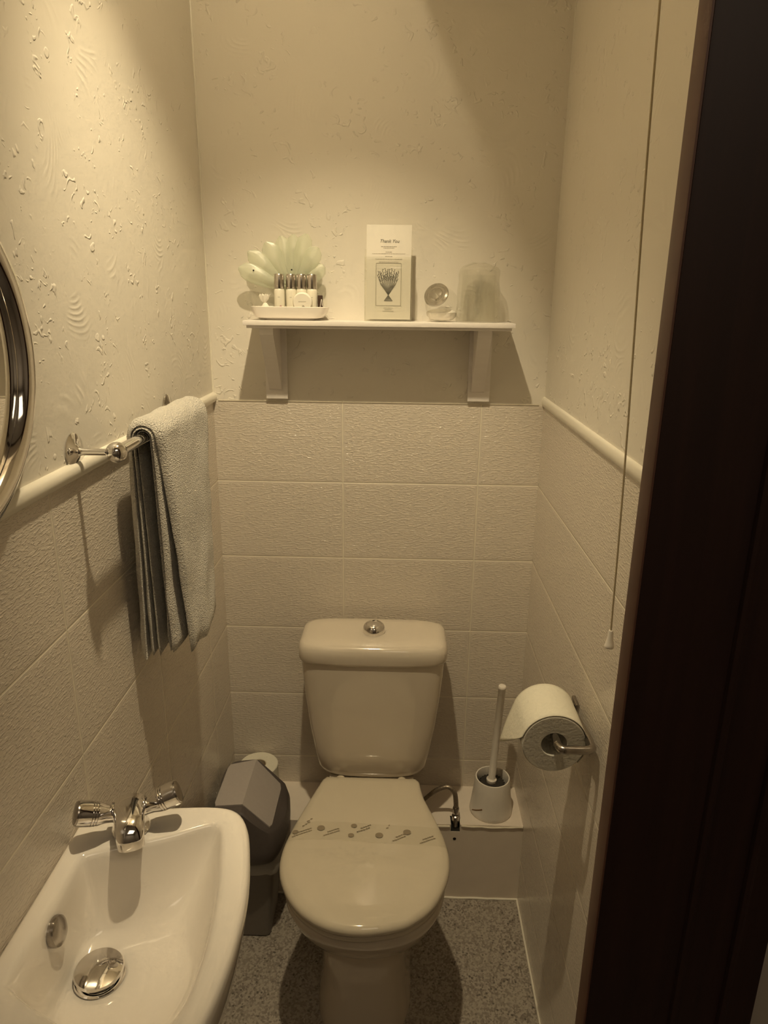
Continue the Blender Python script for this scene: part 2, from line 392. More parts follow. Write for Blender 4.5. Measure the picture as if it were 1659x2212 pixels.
# paper band over the lid
B = thing('paper_band', 'thin printed paper sanitary band wrapped across the closed toilet lid', 'paper band', (.39, -.42, .448))
def lidz(x, y):
    d = Vector((x - LC[0], y - LC[1], 0)); a = math.atan2(d.y, d.x) % (2 * PI); k = a / (2 * PI) * 120
    i = int(k) % 120; f = k - int(k); r = LP[i].lerp(LP[(i + 1) % 120], f); rr = (r - Vector((LC[0], LC[1], 0))).length
    s = d.length / rr; P = [(q, z) for q, z in prof[3:]][::-1]
    if s <= P[0][0]: return P[0][1]
    for (a0, z0), (a1, z1) in zip(P, P[1:]):
        if a0 <= s <= a1 and a1 > a0: return z0 + (z1 - z0) * (s - a0) / (a1 - a0)
    return .4265 if s < 1.002 else .402
def ledge(x):  # where the band meets x on the lid at its mid line
    return 0
bm = bm_new(); N = 60; rings = []
def bandpt(u, w):
    """u 0..1 across, w 0..1 along y"""
    y = -.452 + w * .055 + .004 * math.sin(u * 5 + 1)
    xl = .2195 + max(0, (y + .47)) * .16; xr = .5655 - max(0, (y + .47)) * .12
    x = xl + u * (xr - xl)
    return Vector((x, y, lidz(x, y) + .0012))
for k in range(N + 1):
    r = [bandpt(k / N, w / 4) for w in range(5)]; rings.append(r)
    if k == 0 or k == N:
        pass
rings = [[p + Vector((-.002, 0, -.022)) for p in rings[0]], [p + Vector((-.0025, 0, -.008)) for p in rings[0]]] + rings + [[p + Vector((.0035, 0, -.008)) for p in rings[-1]], [p + Vector((.003, 0, -.022)) for p in rings[-1]]]
loft(bm, rings, False, False, closed=False); part('band_strip', bm, M['band'], B)
def mark(bm, pts, w):  # flat strokes lying on the band
    P = [bandpt(u, v) + Vector((0, 0, .0005)) for u, v in pts]
    for a, b in zip(P, P[1:]):
        d = (b - a); 
        if d.length < 1e-6: continue
        s = Vector((-d.y, d.x, 0)).normalized() * w
        bm.faces.new([bm.verts.new(q) for q in (a - s, b - s, b + s, a + s)])
bm = bm_new()
for (u, v) in ((.19, .62), (.395, .30), (.405, .82), (.575, .40), (.755, .65), (.03, .45)):
    c = bandpt(u, v) + Vector((0, 0, .0005)); r = .0085 if u in (.19, .575, .755) else .0065
    bm = bm_new(); vs = [bm.verts.new(c + Vector((r * math.cos(a * PI / 9), r * .9 * math.sin(a * PI / 9), 0))) for a in range(18)]; bm.faces.new(vs)
    part('printed_emblem', bm, M['bink'], B, smooth=False)
for (u0, v0, L) in ((.22, .22, .10), (.43, .50, .09), (.02, .20, .12), (.66, .15, .09), (.83, .10, .10), (.06, .75, .05), (.62, .80, .03)):
    bm = bm_new()
    for row in range(2):
        x = u0 + row * .02 if row else u0
        while x < u0 + L - .01:
            l = random.uniform(.006, .016); vv = v0 + (x - u0) / L * .32 + row * .14
            seg = [(x + l * t / 3, vv + .35 * l * t / 3 / L * .3 + (.012 if t % 2 else -.012)) for t in range(4)]
            mark(bm, seg, .0010); x += l + .003
    part('printed_line', bm, M['bink'], B, smooth=False)

# ------------------------------------------------------------------ supply hose
H = thing('water_hose', 'braided steel water hose curving from behind the toilet into the boxing notch', 'hose', (.61, -.135, .24))
P = catmull([(.500, -.118, .262), (.530, -.120, .290), (.560, -.123, .322), (.588, -.126, .335), (.605, -.130, .322), (.610, -.134, .295), (.6105, -.137, .272)], 10)
bm = bm_new(); tube(bm, P, [.0062 + .0004 * (i % 2) for i in range(len(P))], 12); part('braided_tube', bm, M['hose'], H)
bm = bm_new(); lathe(bm, [(.0075, 0), (.0085, -.003), (.0085, -.018), (.0068, -.020), (.0068, -.024), (.0098, -.026), (.0098, -.042), (.007, -.044), (.007, -.062)], (.6105, -.137, .282), n=6 * 3); part('union_nut', bm, M['dchrome'], H)

# ------------------------------------------------------------------ swing bin
BN = thing('swing_bin', 'grey swing top plastic bin between the basin and the toilet', 'bin', (.09, -.23, 0))
bm = bm_new(); loft(bm, [sring(.095, -.2265, z, a, b, 9, 64) for z, a, b in ((0, .043, .058), (.004, .047, .064), (.02, .048, .0655), (.255, .068, .0725))] + [sring(.095, -.2265, z, a, b, 9, 64) for z, a, b in ((.255, .065, .0695), (.03, .045, .062))]); part('bin_body', bm, M['binb'], BN)
bm = bm_new()
HR = [(.018, -.255), (.030, -.312), (.075, -.330), (.130, -.330), (.166, -.312), (.183, -.25), (.184, -.19), (.172, -.125), (.150, -.116), (.05, -.116), (.018, -.13), (.010, -.19)]
HC = (.097, -.222); hr = polar(HR, HC, 96)
gx = .092
def hood(P, s, zlo, roof=False, zt=.402, slope=1.02):
    out = []
    for p in scaled(P, s, 0, HC):
        z = zlo
        out.append(Vector((p.x, p.y, z)))
    return out
# hood wall: from the lower rim up to the gabled roof line
def roofz(x, zt=.405, sl=1.02): return zt - sl * max(0, x - gx - .002) - .10 * max(0, gx - x)
HR[0:2] = [(.014, -.26), (.026, -.308)]; rg = [at(scaled(hr, .86, 0, HC), .246), at(scaled(hr, .95, 0, HC), .256), at(scaled(hr, 1.0, 0, HC), .272), at(scaled(hr, 1.0, 0, HC), .300)]
top = scaled(hr, .93, 0, HC); rg.append([Vector((p.x, p.y, max(.318, roofz(p.x, .400)))) for p in top])
rg.append([Vector((p.x, p.y, max(.320, roofz(p.x, .404)))) for p in scaled(hr, .895, 0, HC)])
for s in (.7, .45, .2): rg.append([Vector((p.x, p.y, max(.320, roofz(p.x, .404)))) for p in scaled(hr, s, 0, HC)])
loft(bm, rg, cap0=False); part('bin_hood', bm, M['binf'], BN, ang=25)
# the two-sided flap set in the hood
bm = bm_new()
def fl(side):
    x1 = gx + side * (.066 if side > 0 else .068)
    o = .0045
    pts = [(gx, -.300), (gx, -.132), (x1 - side * .004, -.146), (x1, -.16), (x1, -.288), (x1 - side * .004, -.300)]
    bot = [Vector((x, y, roofz(x, .404) - .004)) for x, y in pts]; topp = [Vector((x, y, roofz(x, .404) + o)) for x, y in pts]
    loft(bm, [bot, topp])
fl(1); fl(-1); part('swing_flap', bm, M['binl'], BN, ang=20)
LN = thing('bin_liner', 'crumpled clear plastic liner hanging out under the swing bin hood', 'bin liner', (.09, -.23, .25))
bm = bm_new(); rings = []
for k, (z, s) in enumerate(((.262, 1.0), (.25, 1.04), (.235, 1.09), (.218, 1.13), (.206, 1.10))):
    r = sring(.095, -.2265, z, .069 * s, .0735 * s, 7, 96)
    for i, p in enumerate(r):
        nn = noise.noise(p * 45 + Vector((k, 0, 0))); p.x += nn * .003 * (s > 1); p.y += nn * .003 * (s > 1)
        if k >= 3: p.z += .012 * noise.noise(Vector((math.cos(i / 96 * 6.28) * 3, math.sin(i / 96 * 6.28) * 3, k * .3)))
        p.y = min(p.y, -.1535)
    rings.append(r)
loft(bm, rings, False, False); part('liner_skirt', bm, M['liner'], LN)

# ------------------------------------------------------------------ spare roll on the boxing
def roll_mesh(o, r, h, axis, rin=.02, flatten=1):
    bm = bm_new(); lathe(bm, [(rin, .0), (r - .002, 0), (r, .002), (r, h - .002), (r - .002, h), (rin + .001, h), (rin, h - .001), (rin, 0)], o, axis, 56, False, False); return bm
SR = thing('toilet_roll', 'spare toilet paper roll standing on the boxing behind the grey bin', 'toilet roll', (.079, -.054, BZ))
part('paper_roll', roll_mesh((.079, -.054, BZ), .0525, .097, (0, 0, 1)), M['paper'], SR)
bm = bm_new(); lathe(bm, [(.0198, .001), (.0198, .0965), (.0185, .0965), (.0185, .001)], (.079, -.054, BZ), n=32, cap0=False, cap1=False); part('cardboard_core', bm, noisy('core_card', (.5, .42, .3), .9, 50, .1, 0), SR)

# ------------------------------------------------------------------ brush in its pot
bc = (.708, -.090)
BP = thing('brush_pot', 'white round toilet brush pot standing on the boxing right of the toilet', 'brush pot', (bc[0], bc[1], BZ))
bm = bm_new(); lathe(bm, [(.0, 0), (.055, 0), (.0565, .003), (.0555, .012), (.049, .065), (.0455, .100), (.0445, .1035), (.0420, .1035), (.0410, .100), (.044, .065), (.050, .012), (0, .008)], (*bc, BZ), n=56, cap0=False, cap1=False)
part('pot', bm, M['plastic'], BP)
bm = bm_new(); pts = []
for k in range(9):
    a = math.radians(232 - k * 4.5 + 5); z = .034 - k * .0026; r = .0557 - z * .10
    pts.append((bc[0] + r * math.cos(a), bc[1] + r * math.sin(a), BZ + z))
tube(bm, catmull(pts, 3), .0018, 8); part('brown_streak', bm, M['stain'], BP)
BR = thing('toilet_brush', 'toilet brush with a long white handle standing in the round pot', 'toilet brush', (bc[0], bc[1], BZ + .012))
top = Vector((.7165, -.095, .6125)); base = Vector((bc[0] - .003, bc[1] - .002, .33))
bm = bm_new(); d = (top - base)
lathe(bm, [(.0, -.005), (.010, -.005), (.0135, .0), (.0135, .008), (.0100, .011), (.0092, .013), (.0092, d.length - .003), (.0100, d.length - .002), (.0100, d.length + .004), (.0085, d.length + .006), (0, d.length + .006)], base, d, 28, False, False)
part('handle', bm, M['plastic'], BR)
bm = bm_new(); rings = []
for k in range(15):
    z = BZ + .014 + k * .0056; rr = .034 * (1 - .15 * (k / 14) ** 3)
    rings.append([Vector((bc[0] + (rr * (1 + .12 * ((i + k) % 2)) if 0 < k < 14 else .006) * math.cos(i / 48 * 2 * PI), bc[1] + (rr * (1 + .12 * ((i + k) % 2)) if 0 < k < 14 else .006) * math.sin(i / 48 * 2 * PI), z)) for i in range(48)])
loft(bm, rings); part('bristles', bm, M['black'], BR, ang=20)

# ------------------------------------------------------------------ roll holder + roll on right wall
HZ = .853
HO = thing('toilet_roll_holder', 'dark chrome wire toilet roll holder fixed to the right wall', 'roll holder', (W, -.53, HZ))
P = [(W - .004, -.515, .829), (W - .013, -.530, .833), (W - .014, -.600, .844), (W - .0135, -.668, .852), (W - .018, -.681, .853), (W - .030, -.684, .853), (.735, -.684, .853), (.722, -.683, .853), (.7165, -.672, .8535), (.716, -.655, .854), (.716, -.54, .854)]
bm = bm_new(); tube(bm, catmull(P, 7), .0070, 14); part('wire_arm', bm, M['dchrome'], HO)
bm = bm_new(); box(bm, W - .007, W + .001, -.535, -.500, .815, .843, .003); part('wall_plate', bm, M['dchrome'], HO)
RC = Vector((.716, -.548, .8385)); RR = .0535; RL = .102
RO = thing('toilet_roll', 'started toilet paper roll hanging on the chrome holder, loose end torn', 'toilet roll', RC)
part('paper_roll', roll_mesh(RC, RR, RL, (0, -1, 0), .0215), [M['paper2']], RO)
bm = bm_new(); rings = []
nA = 34
for k in range(13):
    w = k / 12; y = RC.y - .0002 - w * (RL - .0006)      # back -> front
    L = .088 * (1 - w) ** .9 + .001                             # torn diagonally
    ring = []
    for i in range(nA):
        a = math.radians(-40 + i / (nA - 1) * 205)
        ring.append(Vector((RC.x + (RR + .0012) * math.cos(a), y, RC.z + (RR + .0012) * math.sin(a))))
    p = ring[-1]; a = math.radians(165)
    for i in range(1, 9):
        t = i / 8 * L; ring.append(Vector((p.x - t * .33 + t * t * 1.0, y, p.z - t * .92)))
    rings.append(ring)
loft(bm, rings, False, False, closed=False)
o = part('loose_sheet', bm, M['paper'], RO); sm = o.modifiers.new('s', 'SOLIDIFY'); sm.thickness = .0007; sm.offset = 1

# ------------------------------------------------------------------ basin
BC = (.125, -1.0)
outer = [(.0, -.845), (.004, -.832), (.06, -.823), (.127, -.812), (.19, -.809), (.222, -.820), (.242, -.852), (.256, -.906), (.265, -.96), (.268, -1.015), (.266, -1.07), (.258, -1.125), (.242, -1.170), (.205, -1.205), (.13, -1.218), (.05, -1.222), (.004, -1.222), (.0, -1.21)]
def dens(P, m=6):
    Q = []
    for i in range(len(P)):
        a, b = P[i], P[(i + 1) % len(P)]
        for k in range(m): Q.append((a[0] + (b[0] - a[0]) * k / m, a[1] + (b[1] - a[1]) * k / m))
    return Q
OB = polar(outer[:-1] + [(.0, -1.21), (.0, -1.1), (.0, -.95)], BC, 144)
for p in OB: p.x = max(p.x, 0.0)
inner = [(.030, -.925), (.036, -.912), (.075, -.896), (.139, -.872), (.190, -.849), (.204, -.858), (.216, -.90), (.228, -.96), (.234, -1.016), (.235, -1.07), (.228, -1.12), (.205, -1.152), (.16, -1.156), (.10, -1.138), (.034, -1.104), (.028, -1.09), (.028, -1.0)]
IB = polar(inner, BC, 144)
bot = [(.050, -.955), (.10, -.945), (.16, -.950), (.190, -.985), (.195, -1.03), (.17, -1.075), (.11, -1.09), (.06, -1.07), (.044, -1.01)]
BB = polar(bot, BC, 144)
DC = Vector((.080, -1.000, .727))
BA = thing('wash_basin', 'small cream white wall hung hand basin in the lower left corner', 'basin', (0, -1.0, .83))
def sc(P, s, z): 
    return [Vector((max(0, BC[0] + (p.x - BC[0]) * s), BC[1] + (p.y - BC[1]) * s, z)) for p in P]
drain = [Vector((DC.x + .030 * math.cos(2 * PI * k / 144), DC.y + .030 * math.sin(2 * PI * k / 144), .7235)) for k in range(144)]
def ins(P, d, z):
    out = []
    for p in P:
        v = Vector((BC[0] - p.x, BC[1] - p.y, 0)); out.append(Vector((max(0, p.x + v.normalized().x * d), p.y + v.normalized().y * d, z)))
    return out
rings = [sc(OB, .35, .655), sc(OB, .55, .66), sc(OB, .75, .685), sc(OB, .90, .735), sc(OB, .97, .785), sc(OB, 1.0, .812), sc(OB, 1.0, .822), ins(OB, .002, .8275), ins(OB, .006, .8305), ins(OB, .012, .8315)]
rings += [at(mixr(ins(OB, .012, 0), ins(IB, -.008, 0), t), .8315) for t in (.5, 1.0)]
rings += [ins(IB, -.003, .8305), ins(IB, .001, .8275), ins(IB, .004, .822)]
for t, z in ((.12, .805), (.28, .785), (.48, .765), (.70, .748), (.88, .7385), (1.0, .7345)):
    rings.append(at(mixr(ins(IB, .004, 0), BB, t), z))
for t in (.25, .5, .75, .93): 
    r = mixr(at(BB, .7345), at(drain, .7245), t)
    for p in r: p.z = .7345 - .010 * (t ** .8)
    rings.append(r)
rings.append(drain); rings.append([Vector((DC.x + (p.x - DC.x) * .8, DC.y + (p.y - DC.y) * .8, .715)) for p in drain])
bm = bm_new(); loft(bm, rings); part('bowl', bm, M['basin'], BA, ang=80)
bm = bm_new(); lathe(bm, [(.0, .0), (.029, .0), (.0305, .003), (.029, .0055), (.020, .008), (.010, .0094), (0, .0098)], (DC.x, DC.y, .733), (.03, -.02, 1), 48, False, False); part('waste_plug', bm, M['chrome'], BA)
bm = bm_new(); lathe(bm, [(.031, -.003), (.0315, .0), (.0300, .0015), (.024, -.001), (.018, -.010), (0, -.011)], (DC.x, DC.y, .7255), (0, 0, 1), 48, False, False); part('waste_flange', bm, M['chrome'], BA)
bm = bm_new(); lathe(bm, [(.0, -.004), (.018, -.004), (.0185, .0), (.0175, .004), (.013, .0065), (.006, .0075), (0, .0078)], (.0375, -1.006, .803), (1, .05, .2), 40, False, False); part('overflow_cap', bm, M['dchrome'], BA)
# tap
TP = thing('basin_mixer_tap', 'chrome mixer tap with two angled knobs on the basin ledge', 'tap', (.079, -.862, .8315), (0, 0, .38))
def lpart(name, bm, m, p, **k): return mesh(name, bm, m, p, **k)
bm = bm_new(); lathe(bm, [(0, 0), (.0255, 0), (.0265, .003), (.0245, .007), (.0205, .012), (.0195, .026), (.0215, .034), (.0210, .040), (.017, .046), (.008, .049), (0, .0495)], n=40, cap0=False, cap1=False)
lathe(bm, [(.0, 0), (.0135, .004), (.0135, .026), (.0, .030)], (-.0, 0, .028), (-1, 0, .28), 24, False, False)
lathe(bm, [(.0, 0), (.0135, .004), (.0135, .026), (.0, .030)], (.0, 0, .028), (1, 0, .28), 24, False, False)
lpart('tap_body', bm, M['chrome'], TP)
bm = bm_new(); P = catmull([(0, .010, .034), (0, -.008, .039), (0, -.026, .0395), (0, -.042, .036), (0, -.051, .028), (0, -.053, .016)], 6); rings = []
for i, p in enumerate(P):
    t = i / (len(P) - 1); d = (P[min(i + 1, len(P) - 1)] - P[max(i - 1, 0)]).normalized(); up = Vector((1, 0, 0)).cross(d)
    a = .0225 - .0050 * t; b = .0145 - .0015 * t
    rings.append([p + Vector((1, 0, 0)) * a * math.copysign(abs(math.cos(q)) ** .8, math.cos(q)) + up * b * math.copysign(abs(math.sin(q)) ** .8, math.sin(q)) for q in [2 * PI * (k + .5) / 28 for k in range(28)]])
loft(bm, rings); lpart('spout', bm, M['chrome'], TP)
for sx in (-1, 1):
    ax = Vector((sx, -.12, .40)).normalized(); o0 = Vector((sx * .020, -.002, .032))
    bm = bm_new(); lathe(bm, [(.0, 0), (.0105, 0), (.0115, .006), (.0125, .012), (.0155, .020), (.0162, .0235), (.0150, .0240), (.0165, .0250), (.0165, .0270), (.0150, .0275), (.0168, .0285), (.0168, .0305), (.0152, .031), (.0170, .032), (.0175, .045), (.0170, .0495), (.0, .0495)], o0, ax, 36, False, False)
    h = lpart('knob', bm, M['chrome'], TP)
    bm = bm_new(); lathe(bm, [(.0, .0493), (.0155, .0493), (.0150, .0512), (.008, .0525), (0, .053)], o0, ax, 36, False, False); lpart('knob_cap', bm, M['dchrome'], h)

# ------------------------------------------------------------------ towel rail & towel
RX, RZ = .060, 1.346
TR = thing('towel_rail', 'chrome towel rail with round end balls on the left wall', 'towel rail', (0, -.54, RZ))
bm = bm_new(); tube(bm, [(RX, -.735, RZ), (RX, -.6, RZ), (RX, -.45, RZ), (RX, -.337, RZ)], .0085, 20); part('bar', bm, M['chrome'], TR)
for y in (-.735, -.337):
    bm = bm_new(); lathe(bm, [(0, 0), (.026, 0), (.0265, .0015), (.024, .0035), (.012, .006), (.0065, .009), (.005, .014), (.0045, .045), (.006, .047), (.0045, .050)], (0.0, y, RZ), (1, 0, 0), 32, False, True); part('bracket', bm, M['chrome'], TR)
    s = -1 if y < -.5 else 1
    bm = bm_new(); lathe(bm, [(0, -.0155)] + [(.0145 * math.sin(a * PI / 12), -.0145 * math.cos(a * PI / 12)) for a in range(1, 11)] + [(.0095, .0145), (.0095, .017)], (RX, y, RZ), (0, -s, 0), 28, False, True); part('end_ball', bm, M['chrome'], TR)
TO = thing('hand_towel', 'folded white terry hand towel draped over the chrome rail', 'towel', (RX, -.5, RZ))
def sheet(bm, r, Lf, Lb, y0t, y1t, y0b, y1b, xf, xb, seed, thick, edge=0, by0=None, by1=None):
    """profile: bottom back -> over the bar -> bottom front; returns lofted double-sided slab"""
    NS = 26; prof_ = []
    for i in range(NS): t = 1 - i / NS; prof_.append(('b', t))
    for i in range(13): prof_.append(('o', i / 12))
    for i in range(1, NS + 1): prof_.append(('f', i / NS))
    NY = 30; outr, inr = [], []
    for kind, t in prof_:
        ro, ri = [], []
        for j in range(NY + 1):
            w = j / NY
            wv = .0035 * math.sin(w * 9 + seed + t * 2) + .004 * noise.noise(Vector((w * 4, t * 5, seed)))
            if kind == 'o':
                a = PI - t * PI; y = y0t + (y1t - y0t) * w
                c = Vector((RX + r * math.cos(a), y, RZ + r * math.sin(a))); n = Vector((math.cos(a), 0, math.sin(a)))
            else:
                L = Lf if kind == 'f' else Lb; e0, e1 = (y0b, y1b) if kind == 'f' else (by0 or y0b, by1 or y1b)
                y = (y0t + (e0 - y0t) * t ** .8) * (1 - w) + (y1t + (e1 - y1t) * t ** .8) * w
                xe = xf if kind == 'f' else xb
                x = (RX + r + (xe - RX - r) * t ** 1.1) if kind == 'f' else (RX - r + (xe - (RX - r)) * t ** 1.1)
                c = Vector((x + wv * t * (1 if kind == 'f' else .3), y + .004 * noise.noise(Vector((t * 7, seed, w))) * t, RZ - L * t - .012 * t * noise.noise(Vector((w * 3, seed * 2, 0)))))
                n = Vector((1 if kind == 'f' else -1, 0, 0))
            ri.append(c); 
            e = min(1, min(w, 1 - w) * NY / 2.2); th = thick * (.12 + .88 * math.sqrt(1 - (1 - e) ** 2)) * (1 + .25 * noise.noise(Vector((w * 6, t * 6, seed + 9))))
            if kind != 'o' and t > .985: th *= .5
            ro.append(c + n * th)
        outr.append(ro); inr.append(ri)
    rings = [o + i[::-1] for o, i in zip(outr, inr)]
    loft(bm, rings)
bm = bm_new()
sheet(bm, .0190, .385, .385, -.634, -.366, -.585, -.425, .092, .026, 1.0, .0110, by0=-.618)
sheet(bm, .0140, .378, .385, -.636, -.372, -.612, -.43, .073, .037, 3.2, .0060, by0=-.612)
sheet(bm, .0095, .375, .380, -.632, -.375, -.600, -.43, .060, .046, 5.1, .0050, by0=-.608)
part('towel_cloth', bm, M['towel'], TO, ang=80)

# ------------------------------------------------------------------ mirror
MC = Vector((0, -1.030, 1.495))
MI = thing('round_mirror', 'round wall mirror in a broad chrome frame at the left edge', 'mirror', MC)
def smooth_prof(P, m=4): return [(p.x, p.y) for p in catmull([(a, b, 0) for a, b in P], m)]
bm = bm_new(); lathe(bm, smooth_prof([(.159, .006), (.1595, .012), (.162, .018), (.167, .0235), (.174, .0255), (.181, .0225), (.185, .0165), (.189, .0150), (.196, .0130), (.2015, .008), (.2035, .001)]), MC, (1, 0, 0), 144, False, False); part('frame', bm, M['chrome'], MI)
bm = bm_new(); lathe(bm, [(0, .009), (.1600, .009), (.1600, .001), (0, .001)], MC, (1, 0, 0), 96, False, False); part('mirror_glass', bm, M['mirror'], MI)

# ------------------------------------------------------------------ shelf
SZ = 1.502
SH = thing('wall_shelf', 'white painted wooden shelf on two brackets on the back wall', 'shelf', (.4, 0, SZ))
bm = bm_new(); box(bm, .105, .689, -.120, -.0005, SZ - .010, SZ, .0015); box(bm, .112, .682, -.115, -.0005, SZ - .016, SZ - .010, .0008); part('shelf_board', bm, M['white'], SH)
for xc in (.1545, .6285):
    bm = bm_new(); x0, x1 = xc - .025, xc + .026
    box(bm, x0, x1, -.010, -.0005, 1.3205, SZ - .016, .001)
    # curved support rib
    pts = [(-.010, SZ - .016), (-.105, SZ - .016), (-.103, SZ - .030), (-.085, SZ - .055), (-.055, SZ - .095), (-.028, SZ - .135), (-.014, SZ - .158), (-.010, SZ - .160)]
    loft(bm, [[Vector((x, y, z)) for y, z in pts] for x in (xc - .017, xc + .013)])
    part('bracket', bm, M['white'], SH, ang=25)
bm = bm_new(); lathe(bm, [(.0022, 0), (.0022, .002), (0, .002)], (.1835, 0, 1.383), (0, -1, 0), 10); 
# ---- tray
def rrect(x0, x1, y0, y1, z, n=6, N=56): return sring((x0 + x1) / 2, (y0 + y1) / 2, z, (x1 - x0) / 2, (y1 - y0) / 2, n, N)
TY = thing('amenity_tray', 'shallow white oval tray at the left of the shelf', 'tray', (.2, -.058, SZ))
bm = bm_new(); loft(bm, [rrect(.145, .255, -.085, -.030, SZ, 5), rrect(.143, .257, -.087, -.028, SZ + .003, 5), rrect(.125, .272, -.098, -.018, SZ + .006, 5), rrect(.119, .280, -.102, -.013, SZ + .016, 5), rrect(.1165, .2835, -.104, -.011, SZ + .028, 5), rrect(.119, .281, -.102, -.013, SZ + .029, 5), rrect(.123, .276, -.098, -.017, SZ + .016, 5), rrect(.13, .268, -.093, -.022, SZ + .009, 5)]); part('tray_dish', bm, M['plastic'], TY)
TZ = SZ + .0092
labs = ['leftmost mini toiletry bottle on the tray, pink printed white label', 'second mini toiletry bottle from the left on the tray, silver cap', 'third mini toiletry bottle from the left, behind the round soap', 'rightmost mini toiletry bottle on the tray beside the dark sachet']
BX = (.1775, .2025, .2255, .2485)
bt = None
for i, x in enumerate(BX):
    b = thing('toiletry_bottle', labs[i], 'bottle', (x, -.060 - (.006 if i == 0 else 0), TZ), group='mini bottles on the shelf tray')
    if i == 0:
        bm = bm_new(); lathe(bm, [(0, 0), (.0105, 0), (.0115, .002), (.0115, .052), (.0105, .056), (.009, .058), (0, .058)], n=28, cap0=False, cap1=False); b1 = mesh('bottle_body', bm, M['cream'], b)
        bm = bm_new(); lathe(bm, [(.0108, .0575), (.0110, .058), (.0110, .086), (.0100, .0875), (0, .0875)], n=28, cap0=True, cap1=False); b2 = mesh('cap', bm, M['silver'], b)
    else:
        for s in (b1, b2):
            c = s.copy(); col.objects.link(c); c.parent = b
    if i == 0:
        bm = bm_new()
        for k in range(5):
            a0 = math.radians(-100 + k * 6); 
        vs = []
        for k in range(14):
            a = math.radians(270 + 20 + 14 * math.cos(k / 14 * 2 * PI)); vs.append(bm.verts.new((.01165 * math.cos(a), .01165 * math.sin(a), .018 + .0045 * math.sin(k / 14 * 2 * PI))))
        bm.faces.new(vs)
        mesh('label_emblem', bm, noisy('pink_ink', (.55, .36, .34), .7, 30, .02, 0), b, smooth=False)
    bm = bm_new()
    for k in range(4):
        a0 = math.radians(262 + k * 6); a1 = a0 + math.radians(4); r = .01165
        bm.faces.new([bm.verts.new(p) for p in ((r * math.cos(a0), r * math.sin(a0), .0385), (r * math.cos(a1), r * math.sin(a1), .0385), (r * math.cos(a1), r * math.sin(a1), .0400), (r * math.cos(a0), r * math.sin(a0), .0400))])
    mesh('label_print', bm, M['ink2'], b, smooth=False)
def xx(px): return (px - 545) / 970 + .114
def zz(py): return SZ + (684 - py) / 975
sp = thing('round_soap', 'round wrapped white guest soap leaning upright on the tray', 'soap', (xx(658), -.083, zz(647)), (.12, 0, 0))
bm = bm_new(); lathe(bm, [(0, -.006), (.019, -.006), (.0215, -.003), (.0215, .003), (.019, .006), (0, .006)], (0, 0, 0), (0, 1, 0), 44, False, False); lpart('soap_disc', bm, M['soap'], sp)
bm = bm_new(); lathe(bm, [(.0, 0), (.0028, 0), (.0028, .0003), (0, .0003)], (.002, -.0062, -.008), (0, -1, 0), 14, False, False)
for k in range(7): box(bm, -.008 + k * .0024, -.0065 + k * .0024, -.0065, -.006, .002, .0032)
lpart('soap_print', bm, M['ink2'], sp, smooth=False)
sa = thing('dark_sachet', 'narrow dark brown packet upright at the right of the tray', 'packet', (.2665, -.060, TZ + .002))
bm = bm_new(); box(bm, -.0055, .0055, -.004, .004, 0, .042, .0015); lpart('packet', bm, M['brown'], sa)
bm = bm_new(); tube(bm, catmull([(-.001, -.0045, .012), (.003, -.0045, .034), (.0045, -.0045, .020)], 6), .0007, 6); lpart('packet_fold', bm, M['plastic'], sa)
vi = thing('clear_tube', 'slim clear plastic tube standing at the tray right end', 'tube', (.2755, -.050, TZ + .0035))
bm = bm_new(); box(bm, -.004, .004, -.012, .012, 0, .046, .0015); lpart('tube_wall', bm, M['acryl'], vi)
ws = thing('tied_sachet', 'small translucent white tied sachet left of the bottles on tray', 'sachet', (xx(576), -.068, TZ))
bm = bm_new(); rings = []
for k, (z, a) in enumerate(((0, .006), (.004, .013), (.012, .012), (.022, .006), (.027, .003), (.034, .008), (.044, .011))):
    rings.append([Vector(((a * (1 + .25 * math.sin(i * 1.9 + k))) * math.cos(i / 20 * 2 * PI), .6 * a * math.sin(i / 20 * 2 * PI), z + .003 * math.sin(i * 2.1) * (k > 4))) for i in range(20)])
loft(bm, rings, True, False); o = lpart('pouch', bm, M['soap'], ws)
# pale mint fan ornament behind the bottles
FN = thing('fan_ornament', 'pale mint fabric shell fan standing at the back of the tray', 'ornament', (xx(632), -.036, TZ))
root = Vector((xx(632), -.036, zz(622)))
tips = [(520, 578, .020), (540, 545, .019), (577, 526, .021), (607, 512, .018), (634, 508, .017), (664, 508, .018), (688, 535, .019), (700, 572, .018)]
for i, (px, py, wd) in enumerate(tips):
    tip = Vector((xx(px), -.036 - .010 * math.sin(i * 1.3) - (.018 if i == 0 else 0), zz(py))); d = tip - root; L = d.length; d.normalize(); s = d.cross(Vector((0, 1, 0))).normalized(); nrm = Vector((0, 1, 0))
    bm = bm_new(); rings = []
    for k in range(13):
        t = k / 12; w = wd * (math.sin(min(1, t * 1.08 + .03) * PI * .62) ** 1.0) * (1 if t < .82 else math.sqrt(max(.02, 1 - ((t - .82) / .185) ** 2))); th = .0065 * math.sin(min(1, t + .08) * PI * .9) + .0015
        c = root + d * L * t
        rings.append([c + s * w * math.cos(q) + nrm * th * math.sin(q) * (1 + .3 * math.sin(3 * q)) for q in [2 * PI * j / 18 for j in range(18)]])
    loft(bm, rings); part('fan_petal', bm, M['mint'], FN)
bm = bm_new(); lathe(bm, [(.012, 0), (.014, .01), (.010, .03), (.016, .045)], (root.x, root.y, TZ), (0, 0, 1), 20); part('fan_base', bm, M['mint'], FN)
for px, py in ((552, 583), (633, 581)):
    bm = bm_new(); lathe(bm, [(0, 0), (.0018, 0), (.0018, .0015), (0, .0015)], (xx(px), -.058, zz(py)), (0, -1, 0), 10); part('dark_bead', bm, M['dark'], FN)
